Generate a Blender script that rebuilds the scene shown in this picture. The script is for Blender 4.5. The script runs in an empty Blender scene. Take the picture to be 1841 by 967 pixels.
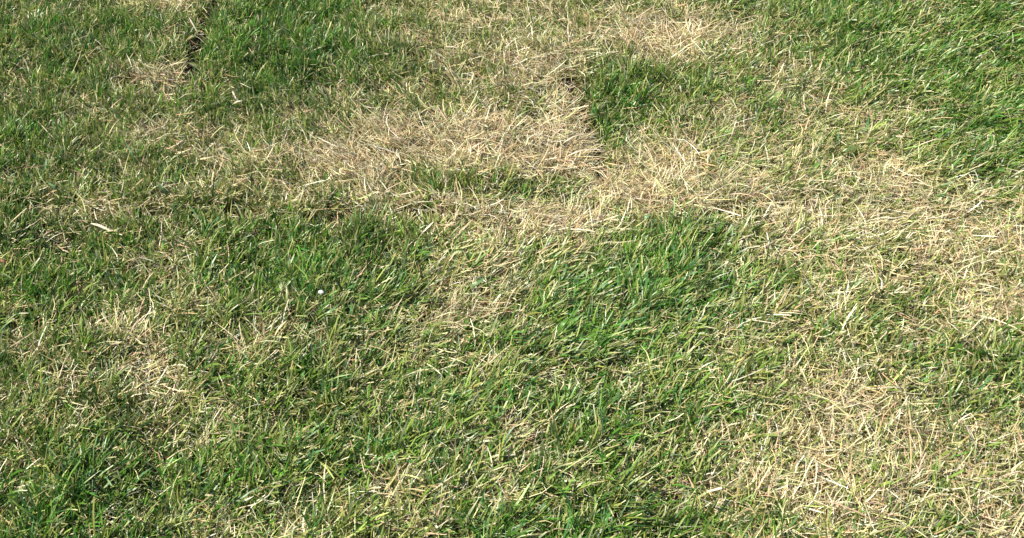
import bpy, math, random
import numpy as np

# ------------------------------------------------------------------ camera, sky, sun
scene = bpy.context.scene
CAM_H, PITCH = 1.60, math.radians(40.0)        # eye height, degrees below the horizon
TAN_PX = 2 * 0.325 / 1200.0                    # tangent per photograph pixel

cam_d = bpy.data.cameras.new("camera")
cam = bpy.data.objects.new("camera", cam_d)
scene.collection.objects.link(cam)
cam.location = (0, 0, CAM_H)
cam.rotation_euler = (math.radians(90) - PITCH, 0, 0)
cam_d.sensor_width = 36.0
cam_d.lens = 18.0 / (TAN_PX * 920.5)
cam_d.shift_x = (920.5 - 600.0) / 1841.0       # the optical axis runs through the middle of the photographed lawn
cam_d.shift_y = -(483.5 - 315.0) / 1841.0
cam_d.clip_start = 0.02
cam_d.clip_end = 2000.0
scene.camera = cam

SUN_EL, SUN_AZ = math.radians(44), math.radians(-80)   # azimuth from +Y (away) clockwise: far left
world = bpy.data.worlds.new("World"); scene.world = world
world.use_nodes = True
nt = world.node_tree
sky = nt.nodes.new("ShaderNodeTexSky")
sky.sky_type = 'NISHITA'; sky.sun_disc = False
sky.sun_elevation = SUN_EL; sky.sun_rotation = SUN_AZ
nt.links.new(sky.outputs[0], nt.nodes["Background"].inputs[0])
nt.nodes["Background"].inputs[1].default_value = 0.07

sun_d = bpy.data.lights.new("sun", 'SUN')
sun_d.energy = 5.0; sun_d.angle = math.radians(0.53); sun_d.color = (1.0, 0.94, 0.81)
sun = bpy.data.objects.new("sun", sun_d); scene.collection.objects.link(sun)
sun.rotation_euler = (math.radians(90) - SUN_EL, 0, -SUN_AZ + math.pi)
scene.view_settings.view_transform = 'Standard'
scene.view_settings.look = 'None'
scene.view_settings.exposure = 0.95
scene.view_settings.gamma = 1.0

rng = np.random.default_rng(11)
random.seed(5)

# ------------------------------------------------------------------ survey of the lawn
# positions were read off the photograph; photo() and at() convert between its pixels and metres on the ground
SP, CP = math.sin(PITCH), math.cos(PITCH)
def at(px, py):
    u, v = (np.asarray(px, float) - 600) * TAN_PX, (315 - np.asarray(py, float)) * TAN_PX
    dy, dz = CP + v * SP, -SP + v * CP
    k = CAM_H / -dz
    return u * k, dy * k
def photo(x, y):
    d = y * CP + CAM_H * SP
    return 600 + x / d / TAN_PX, 315 - (y * SP - CAM_H * CP) / d / TAN_PX

def hash2(ix, iy, s):
    h = (ix.astype(np.int64) * 374761393 + iy.astype(np.int64) * 668265263 + s * 1442695041) & 0xffffffff
    h = ((h ^ (h >> 13)) * 1274126177) & 0xffffffff
    h = ((h ^ (h >> 16)) * 2246822519) & 0xffffffff
    return ((h ^ (h >> 15)) & 0xffffff) / float(0xffffff)
def vnoise(x, y, scale, s):
    x = np.asarray(x) / scale + 1000.0; y = np.asarray(y) / scale + 1000.0
    ix, iy = np.floor(x), np.floor(y)
    fx, fy = x - ix, y - iy
    fx = fx * fx * (3 - 2 * fx); fy = fy * fy * (3 - 2 * fy)
    a, b = hash2(ix, iy, s), hash2(ix + 1, iy, s)
    c, d = hash2(ix, iy + 1, s), hash2(ix + 1, iy + 1, s)
    return (a * (1 - fx) + b * fx) * (1 - fy) + (c * (1 - fx) + d * fx) * fy
def fbm(x, y, scale, s, n=3):
    t, a, w = 0, 1.0, 0
    for k in range(n):
        t = t + a * vnoise(x, y, scale / 2 ** k, s + k * 7); w += a; a *= .55
    return t / w

# how dead the turf is, 0 lush green .. 9 bare straw, on a grid of 50 x 45 photograph pixels
DRY = """
444445643111145566666555
322223432111145566666679
322233332111145566678568
333446633222355666776233
333333444444455555567214
223455665456788888999356
222344456667888799999777
322344456666777654456998
345666554445677866776788
333333332222334577888632
222234532222233446543222
222333422222234566432222
322333443333445665332222
444456444434445544322223
""".split()
DRY = np.array([[int(c) for c in r] for r in DRY]) / 9.0
# single patches smaller than the grid shows: x, y, reach x, reach y in px, how much drier (+) or greener (-)
PATCHES = [(1092, 245, 22, 42, -.5), (290, 15, 38, 11, .45), (278, 150, 46, 10, .42), (950, 136, 60, 12, .25), (1165, 80, 45, 24, .3),
           (266, 246, 24, 11, .3), (1000, 418, 65, 18, .3), (840, 562, 48, 26, .3), (300, 492, 32, 12, .25), (232, 602, 42, 12, .15),
           (190, 70, 150, 45, -.12), (480, 90, 110, 60, -.12), (1000, 255, 65, 45, .3), (620, 285, 70, 35, .15), (880, 270, 80, 30, .15),
           (935, 348, 45, 15, -.28), (1150, 345, 50, 35, .2), (540, 470, 110, 45, -.12), (1150, 500, 60, 60, -.2), (640, 560, 60, 40, -.1),
           (780, 335, 40, 18, -.3), (1120, 185, 60, 30, -.15), (690, 545, 60, 25, -.1), (880, 385, 50, 18, .2)]
def dryness(x, y):
    px, py = photo(x, y)
    # wander the border of every patch a little
    px = px + (fbm(x, y, .09, 3) - .5) * 44; py = py + (fbm(x, y, .09, 4) - .5) * 32
    gx, gy = px / 50 - .5, py / 45 - .5
    cx, cy = np.clip(gx, 0, 22.999), np.clip(gy, 0, 12.999)
    ix, iy = cx.astype(int), cy.astype(int)
    fx, fy = cx - ix, cy - iy
    m = (DRY[iy, ix] * (1 - fx) + DRY[iy, ix + 1] * fx) * (1 - fy) + (DRY[iy + 1, ix] * (1 - fx) + DRY[iy + 1, ix + 1] * fx) * fy
    away = np.hypot(gx - cx, gy - cy)
    w = np.exp(-(away / 3.6) ** 2)
    far = np.clip((fbm(x, y, .42, 23, 4) - .5) * 2.3 + .45, .12, .80)
    m = m * w + far * (1 - w)
    for cx_, cy_, rx_, ry_, k_ in PATCHES:
        m = m + k_ * np.exp(-.5 * (((px - cx_) / rx_) ** 2 + ((py - cy_) / ry_) ** 2))
    return np.clip(m + (fbm(x, y, .05, 31, 3) - .5) * .50, 0, 1)

# how the blades lie: (photo x, photo y, reach in px, right, away, strength)
LIE = [(150, 80, 150, -.1, .5, .15), (480, 80, 150, .1, .6, .15), (300, 250, 110, -.5, .2, .3), (80, 300, 110, .1, .4, .2),
       (660, 200, 90, -.8, .3, .6), (450, 330, 100, -.9, .15, .7), (620, 300, 90, -.9, .15, .9), (720, 360, 70, -.9, .1, .9),
       (900, 60, 110, -.7, .3, .4), (1140, 70, 70, -.9, .1, .35), (880, 260, 80, .2, .1, .15), (1010, 240, 50, .5, .8, .6),
       (1050, 270, 35, .95, .3, 1.0), (1060, 215, 25, .8, .6, .7), (1110, 190, 60, .1, .6, .2), (1160, 340, 60, -.85, .2, .7),
       (1085, 345, 35, .95, .2, .9), (900, 370, 60, .3, .1, .2), (950, 430, 90, .85, .55, .9), (1120, 470, 90, .8, .6, .85),
       (1000, 560, 110, .8, .5, .8), (700, 520, 120, .8, .5, .65), (450, 470, 110, .7, .5, .55), (250, 520, 110, .65, .5, .45),
       (80, 540, 100, .4, .5, .3), (230, 400, 45, -.8, -.5, .5), (60, 430, 60, .3, .4, .3), (800, 720, 150, .8, .5, .7),
       (300, 750, 160, .6, .6, .5), (1350, 450, 130, .8, .4, .7), (1400, 120, 130, .3, .5, .4), (1300, 750, 160, .8, .4, .6),
       (1650, 300, 150, .7, -.4, .6), (1700, 700, 170, .5, .5, .5), (600, 900, 150, .8, .2, .5)]
LIE = np.array(LIE, float)
def lie(x, y):
    px, py = photo(x, y)
    vx = np.zeros_like(x); vy = np.zeros_like(x); w = np.full_like(x, .04)
    for cx, cy, r, rx, aw, st in LIE:
        g = np.exp(-((px - cx) ** 2 + (py - cy) ** 2) / (2 * r * r))
        n = math.hypot(rx, aw)
        vx += g * rx / n * st; vy += g * aw / n * st; w += g
    vx /= w; vy /= w
    a = (fbm(x, y, .13, 41, 2) - .5) * 1.5
    c, s = np.cos(a), np.sin(a)
    return vx * c - vy * s, vx * s + vy * c

# joints between the rolls of turf, as (points, half width in m, depth in m)
SEAMS = [([(410, -40), (390, 0), (364, 48), (352, 90), (344, 128), (328, 166)], .017, .024),
         ([(1022, 150), (1046, 205), (1066, 255), (1074, 318)], .013, .022),
         ([(-60, 378), (60, 384), (165, 402), (250, 398), (400, 396), (560, 403), (700, 405), (770, 388)], .014, .015),
         ([(770, 388), (850, 425), (960, 448), (1070, 440), (1200, 408), (1330, 396)], .010, .008),
         ([(215, 160), (275, 164), (328, 166)], .012, .018),
         ([(328, 166), (480, 176), (620, 168), (800, 165)], .014, .010)]
def seam(x, y):
    """depth of the joint and how bare it is"""
    dep = np.zeros_like(x)
    wob = (fbm(x, y, .07, 51, 2) - .5) * .036
    for pts, hw, dp in SEAMS:
        q = [at(*p) for p in pts]
        dmin = np.full_like(x, 9.)
        for (ax, ay), (bx, by) in zip(q[:-1], q[1:]):
            ux, uy = bx - ax, by - ay
            t = np.clip(((x - ax) * ux + (y - ay) * uy) / (ux * ux + uy * uy), 0, 1)
            dmin = np.minimum(dmin, np.hypot(x - ax - t * ux, y - ay - t * uy))
        dep = np.maximum(dep, dp * np.exp(-((dmin + wob) / hw) ** 2))
    return dep
def height(x, y):
    return (fbm(x, y, .30, 61, 2) - .5) * .040 + (vnoise(x, y, .045, 62) - .5) * .016 - seam(x, y)

# ------------------------------------------------------------------ which ground is in view: 0.5 m plots
CELL = .5
view = [at(-90, -70), at(1931, -70), at(1931, 1040), at(-90, 1040)]
def in_view(x, y):
    px, py = photo(x, y)
    return (px > -90) & (px < 1931) & (py > -70) & (py < 1040)
cells_in, cells_out = [], []
for i in range(-16, 17):
    for j in range(-12, 20):
        gx, gy = np.meshgrid(np.linspace(i, i + 1, 9) * CELL, np.linspace(j, j + 1, 9) * CELL)
        ok = in_view(gx, gy) & (gy > 0.2)
        (cells_in if ok.any() else cells_out).append((i, j))
N_IN = len(cells_in)

# ------------------------------------------------------------------ materials
def mat(name):
    m = bpy.data.materials.new(name); m.use_nodes = True
    return m, m.node_tree, m.node_tree.nodes["Principled BSDF"]
def blade_material(name, rough, trans, spec):
    m, t, b = mat(name)
    N, L = t.nodes, t.links
    a = N.new("ShaderNodeAttribute"); a.attribute_name = "blade_colour"
    # fine streaks along the blade and small blemishes
    no = N.new("ShaderNodeTexNoise"); no.inputs["Scale"].default_value = 420; no.inputs["Detail"].default_value = 2
    tc = N.new("ShaderNodeTexCoord"); L.new(tc.outputs["Object"], no.inputs["Vector"])
    mr = N.new("ShaderNodeMapRange"); mr.inputs[3].default_value = .72; mr.inputs[4].default_value = 1.25
    L.new(no.outputs[0], mr.inputs[0])
    mx = N.new("ShaderNodeVectorMath"); mx.operation = 'SCALE'
    L.new(a.outputs["Color"], mx.inputs[0]); L.new(mr.outputs[0], mx.inputs["Scale"])
    L.new(mx.outputs[0], b.inputs["Base Color"])
    b.inputs["Roughness"].default_value = rough
    b.inputs["Specular IOR Level"].default_value = spec
    tr = N.new("ShaderNodeBsdfTranslucent"); L.new(mx.outputs[0], tr.inputs[0])
    ms = N.new("ShaderNodeMixShader"); ms.inputs[0].default_value = trans
    L.new(b.outputs[0], ms.inputs[1]); L.new(tr.outputs[0], ms.inputs[2])
    L.new(ms.outputs[0], N["Material Output"].inputs[0])
    return m
M_GREEN = blade_material("living_grass", .42, .28, .50)
M_DRY = blade_material("dead_grass", .55, .16, .40)

def ground_material():
    m, t, b = mat("soil_and_thatch")
    N, L = t.nodes, t.links
    tc = N.new("ShaderNodeTexCoord")
    n1 = N.new("ShaderNodeTexNoise"); n1.inputs["Scale"].default_value = 90; n1.inputs["Detail"].default_value = 6
    L.new(tc.outputs["Object"], n1.inputs["Vector"])
    r = N.new("ShaderNodeValToRGB")
    r.color_ramp.elements[0].position = .3; r.color_ramp.elements[0].color = (.022, .016, .010, 1)
    r.color_ramp.elements[1].position = .75; r.color_ramp.elements[1].color = (.11, .078, .045, 1)
    L.new(n1.outputs[0], r.inputs[0])
    # farther than the blades reach, the lawn is seen as one mottled surface
    n2 = N.new("ShaderNodeTexNoise"); n2.inputs["Scale"].default_value = 1.4; n2.inputs["Detail"].default_value = 8
    L.new(tc.outputs["Object"], n2.inputs["Vector"])
    r2 = N.new("ShaderNodeValToRGB")
    r2.color_ramp.elements[0].position = .42; r2.color_ramp.elements[0].color = (.050, .085, .020, 1)
    r2.color_ramp.elements[1].position = .62; r2.color_ramp.elements[1].color = (.26, .21, .11, 1)
    L.new(n2.outputs[0], r2.inputs[0])
    ln = N.new("ShaderNodeVectorMath"); ln.operation = 'LENGTH'; L.new(tc.outputs["Object"], ln.inputs[0])
    mr = N.new("ShaderNodeMapRange"); mr.inputs[1].default_value = 5.0; mr.inputs[2].default_value = 8.0
    L.new(ln.outputs["Value"], mr.inputs[0])
    mx = N.new("ShaderNodeMix"); mx.data_type = 'RGBA'
    L.new(mr.outputs[0], mx.inputs[0]); L.new(r.outputs[0], mx.inputs[6]); L.new(r2.outputs[0], mx.inputs[7])
    L.new(mx.outputs[2], b.inputs["Base Color"])
    b.inputs["Roughness"].default_value = .95; b.inputs["Specular IOR Level"].default_value = .15
    bp = N.new("ShaderNodeBump"); bp.inputs["Strength"].default_value = .8; bp.inputs["Distance"].default_value = .004
    L.new(n1.outputs[0], bp.inputs["Height"]); L.new(bp.outputs[0], b.inputs["Normal"])
    return m

# ------------------------------------------------------------------ the ground: fine relief near, one sheet out to the horizon
def build_ground():
    near = np.arange(-3.2, 4.81, .03)
    xs = np.concatenate([-np.geomspace(400, 3.6, 14), near, np.geomspace(5.3, 400, 14)])
    ys = np.concatenate([-np.geomspace(400, 1.4, 14), np.arange(-1, 4.6, .03), np.geomspace(5.1, 400, 14)])
    X, Y = np.meshgrid(xs, ys)
    Z = height(X.ravel(), Y.ravel())
    fade = np.clip((np.hypot(X.ravel(), Y.ravel()) - 6) / 3, 0, 1)
    Z = Z * (1 - fade) + .03 * fade
    co = np.stack([X.ravel(), Y.ravel(), Z], 1)
    w, h = len(xs), len(ys)
    idx = np.arange(w * h).reshape(h, w)
    f = np.stack([idx[:-1, :-1].ravel(), idx[:-1, 1:].ravel(), idx[1:, 1:].ravel(), idx[1:, :-1].ravel()], 1)
    me = bpy.data.meshes.new("ground")
    me.from_pydata(co.tolist(), [], f.tolist())
    me.polygons.foreach_set("use_smooth", np.ones(len(f), bool))
    me.materials.append(ground_material())
    o = bpy.data.objects.new("ground", me); scene.collection.objects.link(o)
    o["kind"] = "structure"; o["label"] = "dark brown soil under the mottled lawn"
    return o
build_ground()

# ------------------------------------------------------------------ blades of grass
ROWS = np.array([0., .36, .72, 1.])
def blade_arrays(x, y, z, az, th0, bend, L, W, tip, twist, roll, col0, col1, colt):
    """verts (n,8,3) and colours (n,8,4) of n blades; each is a strip of three quads"""
    n = len(x)
    pts = np.zeros((n, 4, 3)); pts[:, 0] = np.stack([x, y, z], 1)
    side = az + math.pi / 2 + twist
    for k in range(1, 4):
        tm = (ROWS[k] + ROWS[k - 1]) / 2
        th = th0 + bend * tm
        a = az + roll * tm
        seg = L * (ROWS[k] - ROWS[k - 1])
        pts[:, k] = pts[:, k - 1] + np.stack([np.sin(th) * np.cos(a), np.sin(th) * np.sin(a), np.cos(th)], 1) * seg[:, None]
    prof = np.array([.75, 1.0, .85, 1.0])
    v = np.zeros((n, 4, 2, 3))
    for k in range(4):
        hw = W * .5 * (prof[k] if k < 3 else tip)
        a = side + roll * ROWS[k]
        # the blade's width lies across its run, tipped by its twist
        d = np.stack([np.cos(a), np.sin(a), np.sin(twist) * .6], 1)
        v[:, k, 0] = pts[:, k] - d * hw[:, None] if np.ndim(hw) else pts[:, k] - d * hw
        v[:, k, 1] = pts[:, k] + d * hw[:, None] if np.ndim(hw) else pts[:, k] + d * hw
    c = np.ones((n, 4, 2, 4))
    c[:, 0, :, :3] = col0[:, None]; c[:, 1, :, :3] = col1[:, None]
    c[:, 2, :, :3] = (col1 * .7 + colt * .3)[:, None]; c[:, 3, :, :3] = colt[:, None]
    return v.reshape(n, 8, 3), c.reshape(n, 8, 4)

def pick(pal, n, r, var=.16):
    pal = np.array(pal); w = pal[:, 3] / pal[:, 3].sum()
    a = pal[r.choice(len(pal), n, p=w), :3]
    g = a.mean(1, keepdims=True); a = g + (a - g) * 1.12       # every palette colour made more saturated
    return np.clip(a * (1 + r.normal(0, var, (n, 1))) * (1 + r.normal(0, .05, (n, 3))), .006, .85)
# colour and share
GREEN = [(.090, .195, .026, 4), (.130, .240, .040, 4), (.190, .290, .070, 3), (.060, .155, .040, 2.5), (.250, .320, .100, 2.2), (.130, .220, .105, 1.6)]
LUSH = [(.060, .180, .022, 4), (.090, .225, .032, 4), (.140, .280, .050, 3), (.045, .150, .040, 2.5), (.110, .230, .095, 2)]
OLIVE = [(.190, .260, .060, 3), (.300, .340, .110, 3), (.240, .245, .080, 2), (.120, .190, .040, 2)]
STRAW = [(.58, .49, .31, 4), (.69, .62, .44, 3), (.47, .35, .20, 2.6), (.74, .70, .55, 1.6), (.50, .35, .23, 1.0), (.48, .47, .24, 3.0)]
THATCH = [(.30, .22, .13, 3), (.19, .135, .08, 3), (.42, .33, .21, 1.2), (.11, .075, .045, 3), (.22, .20, .09, 2)]

def grow(x, y, dry, vx, vy, z, r, seam_d, kind):
    n = len(x)
    st = np.clip(np.hypot(vx, vy), 0, 1)
    base_az = np.arctan2(vy, vx)
    spread = (1 - st) * 2.1 + .14
    if kind == 'green':
        az = base_az + r.normal(0, 1, n) * spread
        th0 = np.clip(r.normal(.22, .20, n) + st * .55, 0, 1.25)
        bend = r.normal(.45, .40, n) + st * .35
        L = np.clip(r.normal(.041, .012, n), .015, .085) * (1 - .15 * dry) * (1 + .35 * st) * (.68 + .64 * vnoise(x, y, .055, 77))
        W = np.clip(r.normal(.0027, .0009, n), .0013, .0055)
        tip = np.where(r.random(n) < .45, r.uniform(.35, .8, n), .06)
        col = pick(GREEN, n, r)
        lu = r.random(n) < .75 - .9 * dry
        col[lu] = pick(LUSH, n, r)[lu]
        ol = r.random(n) < .22 + .60 * dry
        col[ol] = pick(OLIVE, n, r)[ol]
        col *= (.72 + .56 * vnoise(x, y, .05, 71))[:, None]
        c0 = col * .6 + np.array([.26, .25, .12]) * .4
        ct = col.copy()
        dt = r.random(n) < .20 + .35 * dry
        ct[dt] = pick(STRAW, n, r)[dt]
        tw, roll = r.normal(0, .75, n), r.normal(0, .35, n)
    elif kind == 'straw':
        az = base_az + r.normal(0, 1, n) * (spread * .9 + .15)
        flat = r.random(n) < .5 + .25 * dry
        th0 = np.where(flat, r.uniform(1.0, 1.5, n), r.uniform(.35, 1.1, n))
        bend = np.where(flat, r.normal(.12, .25, n), r.normal(.7, .35, n))
        th0 = np.minimum(th0, 1.52); bend = np.minimum(bend, 1.72 - th0)
        L = np.clip(r.normal(.046, .017, n), .013, .11)
        W = np.clip(r.normal(.0017, .0005, n), .0009, .0034)
        tip = r.uniform(.1, .7, n)
        col = pick(STRAW, n, r)
        gr = r.random(n) < .22 * (1 - dry)
        col[gr] = pick(OLIVE, n, r)[gr] * 1.3
        col *= (.78 + .42 * vnoise(x, y, .06, 72))[:, None]
        c0 = col * .85; ct = col * r.uniform(.8, 1.15, (n, 1))
        tw, roll = r.normal(0, .9, n), r.normal(0, .8, n)
    else:                                                     # matted thatch on the soil
        az = r.uniform(0, 2 * math.pi, n)
        th0 = r.uniform(1.15, 1.54, n); bend = r.normal(.08, .12, n); bend = np.minimum(bend, 1.66 - th0)
        L = r.uniform(.015, .05, n); W = r.uniform(.0012, .0032, n); tip = r.uniform(.3, .9, n)
        col = pick(THATCH, n, r) * (.50 + .75 * dry)[:, None]
        c0 = col; ct = col * .95
        tw, roll = r.normal(0, .5, n), r.normal(0, .7, n)
    L = L * np.clip(1 - seam_d / .05, .35, 1)
    lift = {'green': 0.0, 'straw': .004, 'thatch': .002}[kind]
    if kind == 'straw':
        lift = np.where(th0 > 1.0, r.uniform(.003, .026, n) * (.5 + .7 * dry), 0.0)
    zz = z + lift - .001
    return blade_arrays(x, y, zz, az, th0, bend, L, W, tip, tw, roll, c0, col, np.clip(ct, 0, .9))

def scatter(cells, per_cell, r):
    c = np.array(cells)[r.integers(0, len(cells), per_cell * len(cells))]
    return (c[:, 0] + r.random(len(c))) * CELL, (c[:, 1] + r.random(len(c))) * CELL

def tillers(x, y, k, r, rad=.0055):
    """k blades fan out of every shoot"""
    X = np.repeat(x, k) + r.normal(0, rad, len(x) * k); Y = np.repeat(y, k) + r.normal(0, rad, len(x) * k)
    return X, Y

def make_blades(cells, n_green, n_straw, n_thatch, seed, flat_dry=None):
    r = np.random.default_rng(seed)
    out = {}
    for kind, n in (('green', n_green), ('straw', n_straw), ('thatch', n_thatch)):
        if kind == 'green':
            x, y = scatter(cells, n // 3, r); x, y = tillers(x, y, 4, r)
        elif kind == 'straw':
            x, y = scatter(cells, n // 2, r); x, y = tillers(x, y, 3, r, .008)
        else:
            x, y = scatter(cells, n, r)
        if flat_dry is None:
            keep = in_view(x, y) | (r.random(len(x)) < .5); x, y = x[keep], y[keep]
            d = dryness(x, y); vx, vy = lie(x, y); s = seam(x, y); z = height(x, y)
        else:
            d = np.clip(flat_dry + (fbm(x, y, .16, 90) - .5) * 1.3, 0, 1)
            d = np.clip(d, 0, 1); s = np.zeros_like(x); z = (vnoise(x, y, .045, 62) - .5) * .012
            vx = np.full_like(x, .25) ; vy = np.full_like(x, .2)
        gap = vnoise(x, y, .022, 81)
        if kind == 'green':
            p = np.clip(1.10 - 1.02 * d ** 1.55, .08, 1) * np.clip(-.05 + 1.75 * gap, 0, 1) * np.exp(-s / .012)
        elif kind == 'straw':
            p = np.clip(.09 + .95 * d ** 1.6, 0, 1) * np.clip(.12 + 1.45 * (1 - gap), 0, 1) * np.exp(-s / .010)
        else:
            p = np.clip(.75 + .2 * d, 0, 1) * np.exp(-s / .03)
        k = r.random(len(x)) < p
        out[kind] = grow(x[k], y[k], d[k], vx[k], vy[k], z[k], r, s[k], kind)
    return out

def blades_mesh(name, parts, mats, extra_pts=None):
    V = np.concatenate([p[0].reshape(-1, 3) for p in parts]); C = np.concatenate([p[1].reshape(-1, 4) for p in parts])
    nb = len(V) // 8
    base = (np.arange(nb) * 8)[:, None, None]
    q = np.array([[0, 1, 3, 2], [2, 3, 5, 4], [4, 5, 7, 6]])[None]
    F = (base + q).reshape(-1, 4)
    mi = np.concatenate([np.full(len(p[0]) * 3, i) for i, p in enumerate(parts)])
    nv = len(V)
    if extra_pts is not None:
        V = np.concatenate([V, extra_pts]); C = np.concatenate([C, np.zeros((len(extra_pts), 4))])
    me = bpy.data.meshes.new(name)
    me.vertices.add(len(V)); me.vertices.foreach_set("co", V.astype(np.float32).ravel())
    me.loops.add(F.size); me.loops.foreach_set("vertex_index", F.astype(np.int32).ravel())
    me.polygons.add(len(F)); me.polygons.foreach_set("loop_start", np.arange(0, F.size, 4, dtype=np.int32))
    me.polygons.foreach_set("loop_total", np.full(len(F), 4, np.int32))
    me.polygons.foreach_set("use_smooth", np.ones(len(F), bool))
    me.polygons.foreach_set("material_index", mi.astype(np.int32))
    for m in mats: me.materials.append(m)
    at_ = me.attributes.new("blade_colour", 'FLOAT_COLOR', 'POINT')
    at_.data.foreach_set("color", C.astype(np.float32).ravel())
    if extra_pts is not None:
        a2 = me.attributes.new("plot_centre", 'FLOAT', 'POINT')
        a2.data.foreach_set("value", np.concatenate([np.zeros(nv), np.ones(len(extra_pts))]).astype(np.float32))
    me.update(calc_edges=True)
    return me, nb

def stuff(name, me, label):
    o = bpy.data.objects.new(name, me); scene.collection.objects.link(o)
    o["kind"] = "stuff"; o["label"] = label; o["category"] = "grass"
    return o

A = make_blades(cells_in, 12200, 11600, 3300, 101)
total = 0
me, n = blades_mesh("green_grass", [A['green']], [M_GREEN]); total += n
stuff("green_grass", me, "living green blades of mown lawn standing between the straw coloured patches")
me, n = blades_mesh("dry_grass", [A['straw']], [M_DRY]); total += n
stuff("dry_grass", me, "pale straw coloured dead blades forming bleached patches across the lawn")
me, n = blades_mesh("thatch", [A['thatch']], [M_DRY]); total += n
stuff("thatch", me, "brown matted dead clippings lying on the soil beneath the grass")
print("blades", total, "tris", total * 6, "cells", N_IN)

# ------------------------------------------------------------------ the lawn outside the frame, plots repeated
def lawn_beyond(name, label, flat_dry, cells, seed):
    t = make_blades([(0, 0)], 9500, 10000, 3000, seed, flat_dry)
    parts = [t['green'], t['straw'], t['thatch']]
    for p in parts: p[0][..., 0] -= CELL / 2; p[0][..., 1] -= CELL / 2
    c = np.array(cells, float)
    P = np.stack([(c[:, 0] + .5) * CELL, (c[:, 1] + .5) * CELL, np.zeros(len(c))], 1)
    d = np.hypot(P[:, 0], P[:, 1]); f = np.clip((d - 6) / 3, 0, 1)
    P[:, 2] = ((fbm(P[:, 0], P[:, 1], .30, 61, 2) - .5) * .03) * (1 - f) + .03 * f
    me, _ = blades_mesh(name, parts, [M_GREEN, M_DRY, M_DRY], P)
    o = stuff(name, me, label)
    g = bpy.data.node_groups.new(name + "_nodes", 'GeometryNodeTree')
    g.interface.new_socket("Geometry", in_out='INPUT', socket_type='NodeSocketGeometry')
    g.interface.new_socket("Geometry", in_out='OUTPUT', socket_type='NodeSocketGeometry')
    N, L = g.nodes, g.links
    gi, go = N.new("NodeGroupInput"), N.new("NodeGroupOutput")
    na = N.new("GeometryNodeInputNamedAttribute"); na.data_type = 'FLOAT'; na.inputs[0].default_value = "plot_centre"
    gt = N.new("FunctionNodeCompare"); gt.data_type = 'FLOAT'; gt.operation = 'GREATER_THAN'
    L.new(na.outputs["Attribute"], gt.inputs[0]); gt.inputs[1].default_value = .5
    sp = N.new("GeometryNodeSeparateGeometry"); sp.domain = 'POINT'
    L.new(gi.outputs[0], sp.inputs[0]); L.new(gt.outputs[0], sp.inputs[1])
    ip = N.new("GeometryNodeInstanceOnPoints")
    L.new(sp.outputs["Selection"], ip.inputs["Points"]); L.new(sp.outputs["Inverted"], ip.inputs["Instance"])
    ri = N.new("FunctionNodeRandomValue"); ri.data_type = 'INT'
    ri.inputs[4].default_value = 0; ri.inputs[5].default_value = 3
    mu = N.new("ShaderNodeMath"); mu.operation = 'MULTIPLY'; mu.inputs[1].default_value = math.pi / 2
    L.new(ri.outputs[2], mu.inputs[0])
    cx = N.new("ShaderNodeCombineXYZ"); L.new(mu.outputs[0], cx.inputs[2])
    L.new(cx.outputs[0], ip.inputs["Rotation"])
    L.new(ip.outputs[0], go.inputs[0])
    md = o.modifiers.new("plots", 'NODES'); md.node_group = g
    return o
far_g, far_m, far_s = [], [], []
for (i, j) in cells_out:
    v = float(fbm(np.array([i * CELL]), np.array([j * CELL]), 1.3, 95, 2)[0])
    (far_g if v < .46 else far_m if v < .56 else far_s).append((i, j))
lawn_beyond("surrounding_grass", "green stretches of lawn continuing beyond the view", .36, far_g, 301)
lawn_beyond("surrounding_grass", "half dry stretches of lawn continuing beyond the view", .48, far_m, 302)
lawn_beyond("surrounding_grass", "straw coloured stretches of lawn continuing beyond the view", .60, far_s, 303)

# ------------------------------------------------------------------ single pieces that can be picked out of the lawn
def piece_material(name, rgb, rough=.5, trans=.15):
    m, t, b = mat(name)
    N, L = t.nodes, t.links
    tc = N.new("ShaderNodeTexCoord"); mp = N.new("ShaderNodeMapping"); mp.inputs["Scale"].default_value = (1, 1, 1)
    no = N.new("ShaderNodeTexNoise"); no.inputs["Scale"].default_value = 260; no.inputs["Detail"].default_value = 4
    L.new(tc.outputs["Object"], mp.inputs[0]); L.new(mp.outputs[0], no.inputs["Vector"])
    cr = N.new("ShaderNodeValToRGB")
    cr.color_ramp.elements[0].position = .3; cr.color_ramp.elements[0].color = (*[c * .6 for c in rgb], 1)
    cr.color_ramp.elements[1].position = .68; cr.color_ramp.elements[1].color = (*[min(c * 1.15, .9) for c in rgb], 1)
    L.new(no.outputs[0], cr.inputs[0]); L.new(cr.outputs[0], b.inputs["Base Color"])
    b.inputs["Roughness"].default_value = rough
    tr = N.new("ShaderNodeBsdfTranslucent"); L.new(cr.outputs[0], tr.inputs[0])
    ms = N.new("ShaderNodeMixShader"); ms.inputs[0].default_value = trans
    L.new(b.outputs[0], ms.inputs[1]); L.new(tr.outputs[0], ms.inputs[2])
    L.new(ms.outputs[0], N["Material Output"].inputs[0])
    return m
P_WHITE = piece_material("bleached_straw", (.68, .60, .46))
P_STRAW = piece_material("yellow_straw", (.66, .56, .32))
P_BLUE = piece_material("blue_green_blade", (.11, .21, .075), .42, .15)
P_BRIGHT = piece_material("bright_green_blade", (.105, .24, .035), .42, .25)
P_RED = piece_material("rust_brown_leaf", (.34, .14, .07), .6)
P_STONE = piece_material("pale_stone", (.66, .66, .64), .6, 0.0)

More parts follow.
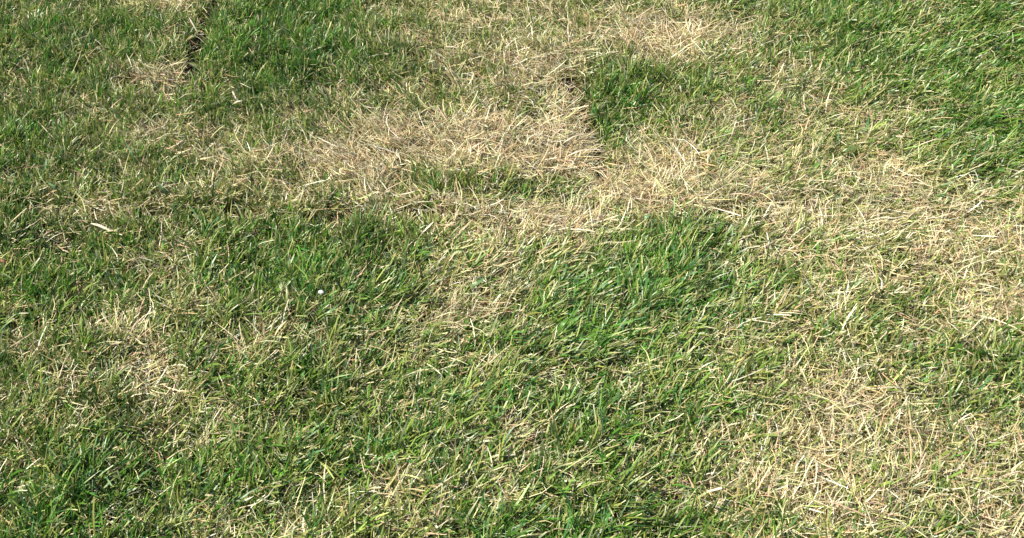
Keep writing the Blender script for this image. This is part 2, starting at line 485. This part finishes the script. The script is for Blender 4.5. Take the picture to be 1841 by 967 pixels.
def spot(px, py, h):
    """the point seen at that place of the photograph, h above the soil"""
    x, y = at(px, py)
    for _ in range(3):
        z = float(height(np.array([x]), np.array([y]))[0]) + h
        x0, y0 = at(px, py); x, y = x0 * (1 - z / CAM_H), y0 * (1 - z / CAM_H)
    return np.array([x, y, z])
def ribbon(P, W, fold=.25, steps=5, twist=0.0):
    """a leaf blade along points P: width W, creased along its midrib"""
    P = [np.array(p, float) for p in P]
    Q = [P[0] * 2 - P[1]] + P + [P[-1] * 2 - P[-2]]
    line = []
    for i in range(1, len(Q) - 2):
        for k in range(steps):
            t = k / steps
            line.append(.5 * (2 * Q[i] + (Q[i + 1] - Q[i - 1]) * t + (2 * Q[i - 1] - 5 * Q[i] + 4 * Q[i + 1] - Q[i + 2]) * t * t
                        + (3 * Q[i] - Q[i - 1] - 3 * Q[i + 1] + Q[i + 2]) * t ** 3))
    line.append(P[-1])
    V, F = [], []
    n = len(line)
    for i, p in enumerate(line):
        t = i / (n - 1)
        d = line[min(i + 1, n - 1)] - line[max(i - 1, 0)]; d /= np.linalg.norm(d) + 1e-9
        a = np.cross(d, [0, 0, 1]); a /= np.linalg.norm(a) + 1e-9
        b = np.cross(a, d); tw = twist * t
        s_ = a * math.cos(tw) + b * math.sin(tw); u_ = np.cross(s_, d)
        w = W * .5 * (min(1, .55 + 2.2 * t) * min(1, (1 - t) * 2.6 + .07))
        V += [p - s_ * w + u_ * w * fold, p, p + s_ * w + u_ * w * fold]
        if i:
            k = i * 3
            F += [(k - 3, k - 2, k + 1, k), (k - 2, k - 1, k + 2, k + 1)]
    return V, F
def mesh_obj(name, V, F, m, origin, parent=None, smooth=True):
    me = bpy.data.meshes.new(name)
    me.from_pydata([tuple(np.array(v) - origin) for v in V], [], F)
    me.polygons.foreach_set("use_smooth", np.full(len(F), smooth)); me.materials.append(m)
    o = bpy.data.objects.new(name, me); scene.collection.objects.link(o)
    if parent: o.parent = parent
    else: o.location = origin
    return o
def tag(o, label, cat, group=None):
    o["label"] = label; o["category"] = cat
    if group: o["group"] = group
def loose_blade(name, pts, width, m, label, cat, group=None, twist=0.0, fold=.25):
    P = [spot(*p) for p in pts]
    V, F = ribbon(P, width, fold, 5, twist)
    o = mesh_obj(name, V, F, m, P[0]); tag(o, label, cat, group)
    return o
PALE, WIDE = "pale dead blades lying loose on the lawn", "broad green blades lying over the finer grass"
loose_blade("dead_blade", [(163, 402, .026), (176, 405, .034), (190, 411, .036), (201, 414, .034), (214, 419, .028)], .0075, P_WHITE,
            "widest cream dead blade, flat at the left end of the turf joint", "dead blade", PALE, .3)
loose_blade("dead_blade", [(186, 418, .030), (196, 415, .036), (206, 414, .036), (219, 409, .034)], .005, P_STRAW,
            "short curved straw blade crossing the end of the widest cream blade", "dead blade", PALE)
loose_blade("dead_blade", [(417, 162, .046), (421, 171, .044), (426, 182, .036)], .0048, P_WHITE,
            "white upright stem of the crossed pair in upper left green grass", "dead blade", PALE)
loose_blade("dead_blade", [(418, 188, .036), (426, 183, .044), (436, 181, .042)], .0062, P_WHITE,
            "white slanting blade at the foot of the crossed pair in upper left", "dead blade", PALE)
loose_blade("dead_blade", [(340, 32, .045), (349, 48, .042), (358, 66, .034)], .0036, P_WHITE,
            "thin pale stem leaning across the dark upright joint near the top edge", "dead blade", PALE)
loose_blade("dead_blade", [(356, 287, .036), (372, 284, .042), (388, 280, .040)], .0055, P_STRAW,
            "level yellow straw blade lying in the green left half of the middle", "dead blade", PALE)
loose_blade("dead_blade", [(346, 95, .030), (358, 90, .040), (371, 84, .044)], .0042, P_STRAW,
            "tan blade bridging the dark upright joint halfway down it", "dead blade", PALE)
loose_blade("dead_blade", [(1016, 283, .030), (1040, 272, .050), (1066, 268, .054), (1090, 271, .046)], .0034, P_WHITE,
            "long arched cream straw reaching over the edge of the bleached patch", "dead blade", PALE)
loose_blade("dead_blade", [(1008, 262, .026), (1020, 252, .046), (1036, 244, .052), (1066, 238, .046)], .0034, P_WHITE,
            "straight cream straw just above the arched one at the bleached edge", "dead blade", PALE)
loose_blade("dead_blade", [(494, 603, .030), (503, 588, .044), (517, 575, .046)], .0042, P_STRAW,
            "bent straw stem in the green grass near the bottom edge", "dead blade", PALE)
loose_blade("dead_blade", [(758, 420, .028), (768, 410, .040), (776, 402, .044), (780, 398, .044)], .0045, P_WHITE,
            "frayed whitish blade right where the turf joint meets the straw", "dead blade", PALE, .5)
loose_blade("dead_blade", [(-4, 467, .040), (6, 471, .042), (15, 479, .034)], .0075, P_RED,
            "rust brown curled leaf at the left edge of the lawn", "dead leaf")
loose_blade("broad_blade", [(109, 346, .030), (98, 337, .048), (84, 327, .050)], .0075, P_BLUE,
            "broad blue green blade slanting down right, left of the middle", "grass blade", WIDE)
loose_blade("broad_blade", [(80, 314, .022), (81, 300, .044), (83, 284, .056)], .0065, P_BLUE,
            "upright blue green blade standing above the broad slanting one", "grass blade", WIDE)
loose_blade("broad_blade", [(252, 302, .024), (238, 279, .046), (224, 252, .056)], .0045, P_BLUE,
            "very long thin blade running down right in the upper left middle", "grass blade", WIDE)
loose_blade("broad_blade", [(302, 354, .026), (291, 340, .046), (281, 328, .050)], .0065, P_BLUE,
            "blue green blade above the dark joint, pointing up left", "grass blade", WIDE)
loose_blade("broad_blade", [(573, 578, .024), (590, 563, .046), (612, 545, .048)], .0068, P_BLUE,
            "blue green blade rising right in the lower middle green", "grass blade", WIDE)
loose_blade("broad_blade", [(842, 522, .024), (856, 510, .046), (876, 497, .048)], .0075, P_BLUE,
            "broad green blade beside the lowest straw patch", "grass blade", WIDE)
loose_blade("broad_blade", [(1000, 600, .024), (1012, 582, .050), (1024, 570, .054)], .0085, P_BRIGHT,
            "bright broad blade near the lower right corner", "grass blade", WIDE)
loose_blade("broad_blade", [(1152, 402, .024), (1160, 392, .046), (1170, 382, .050)], .0080, P_BLUE,
            "broad green blade standing at the lower rim of the right straw", "grass blade", WIDE)

# a small white stone caught between the blades
import bmesh
bm = bmesh.new(); bmesh.ops.create_icosphere(bm, subdivisions=2, radius=.0052)
for v in bm.verts:
    k = 1 + .22 * (float(vnoise(np.array([v.co.x * 3 + v.co.z]), np.array([v.co.y * 3]), .006, 7)[0]) - .5)
    v.co *= k; v.co.z *= .7; v.co.x *= 1.2
me = bpy.data.meshes.new("pebble"); bm.to_mesh(me); bm.free(); me.materials.append(P_STONE)
o = bpy.data.objects.new("pebble", me); scene.collection.objects.link(o); o.location = spot(577, 525, .040)
tag(o, "tiny white stone caught in the green grass below the joint", "pebble")

def tuft(px, py, n, hgt, m, label, lean=(0, 0), width=.0055):
    c = spot(px, py, -.001)
    root = bpy.data.objects.new("grass_tuft", None); scene.collection.objects.link(root); root.location = c
    tag(root, label, "grass tuft", "green tufts standing out of the lawn")
    root.empty_display_size = .01
    for k in range(n):
        a = 2 * math.pi * k / n + random.uniform(-.4, .4); sp = random.uniform(.25, .6)
        h = hgt * random.uniform(.7, 1.1)
        dx, dy = math.cos(a) * sp + lean[0], math.sin(a) * sp + lean[1]
        p0 = c + np.array([math.cos(a), math.sin(a), 0]) * .006
        P = [p0, p0 + np.array([dx * .25, dy * .25, .5]) * h, p0 + np.array([dx * .8, dy * .8, .95]) * h]
        V, F = ribbon(P, width * random.uniform(.8, 1.2), .3, 4, random.uniform(-.6, .6))
        mesh_obj("blade", V, F, m, c, root)
tuft(936, 362, 8, .058, P_BRIGHT, "bright green upright tuft alone inside the lower half of the big straw patch")
tuft(598, 374, 7, .060, P_BRIGHT, "dark tipped green tuft at the lower left rim of the straw")
tuft(1024, 366, 8, .046, P_BRIGHT, "low spreading green tuft between the two bleached areas")
tuft(845, 488, 7, .050, P_BRIGHT, "vivid green tuft left of the combed straw stripe", (.3, .1))
tuft(762, 390, 6, .056, P_BRIGHT, "green tuft just above where the dark joint ends")
tuft(1182, 478, 9, .055, P_BRIGHT, "vivid green tuft in the lush grass below the right straw", (.3, .2))
tuft(505, 40, 8, .060, P_BRIGHT, "tall green tuft in the lush strip at the top", (.1, .2))
tuft(735, 140, 6, .055, P_BLUE, "blue green tuft at the left rim of the upper straw")
tuft(205, 520, 6, .052, P_BLUE, "blue green tuft in the lower left grass", (.2, .1))
tuft(1010, 598, 8, .055, P_BRIGHT, "leaning green tuft lower right beside the broad bright blade", (.4, .2), .0065)
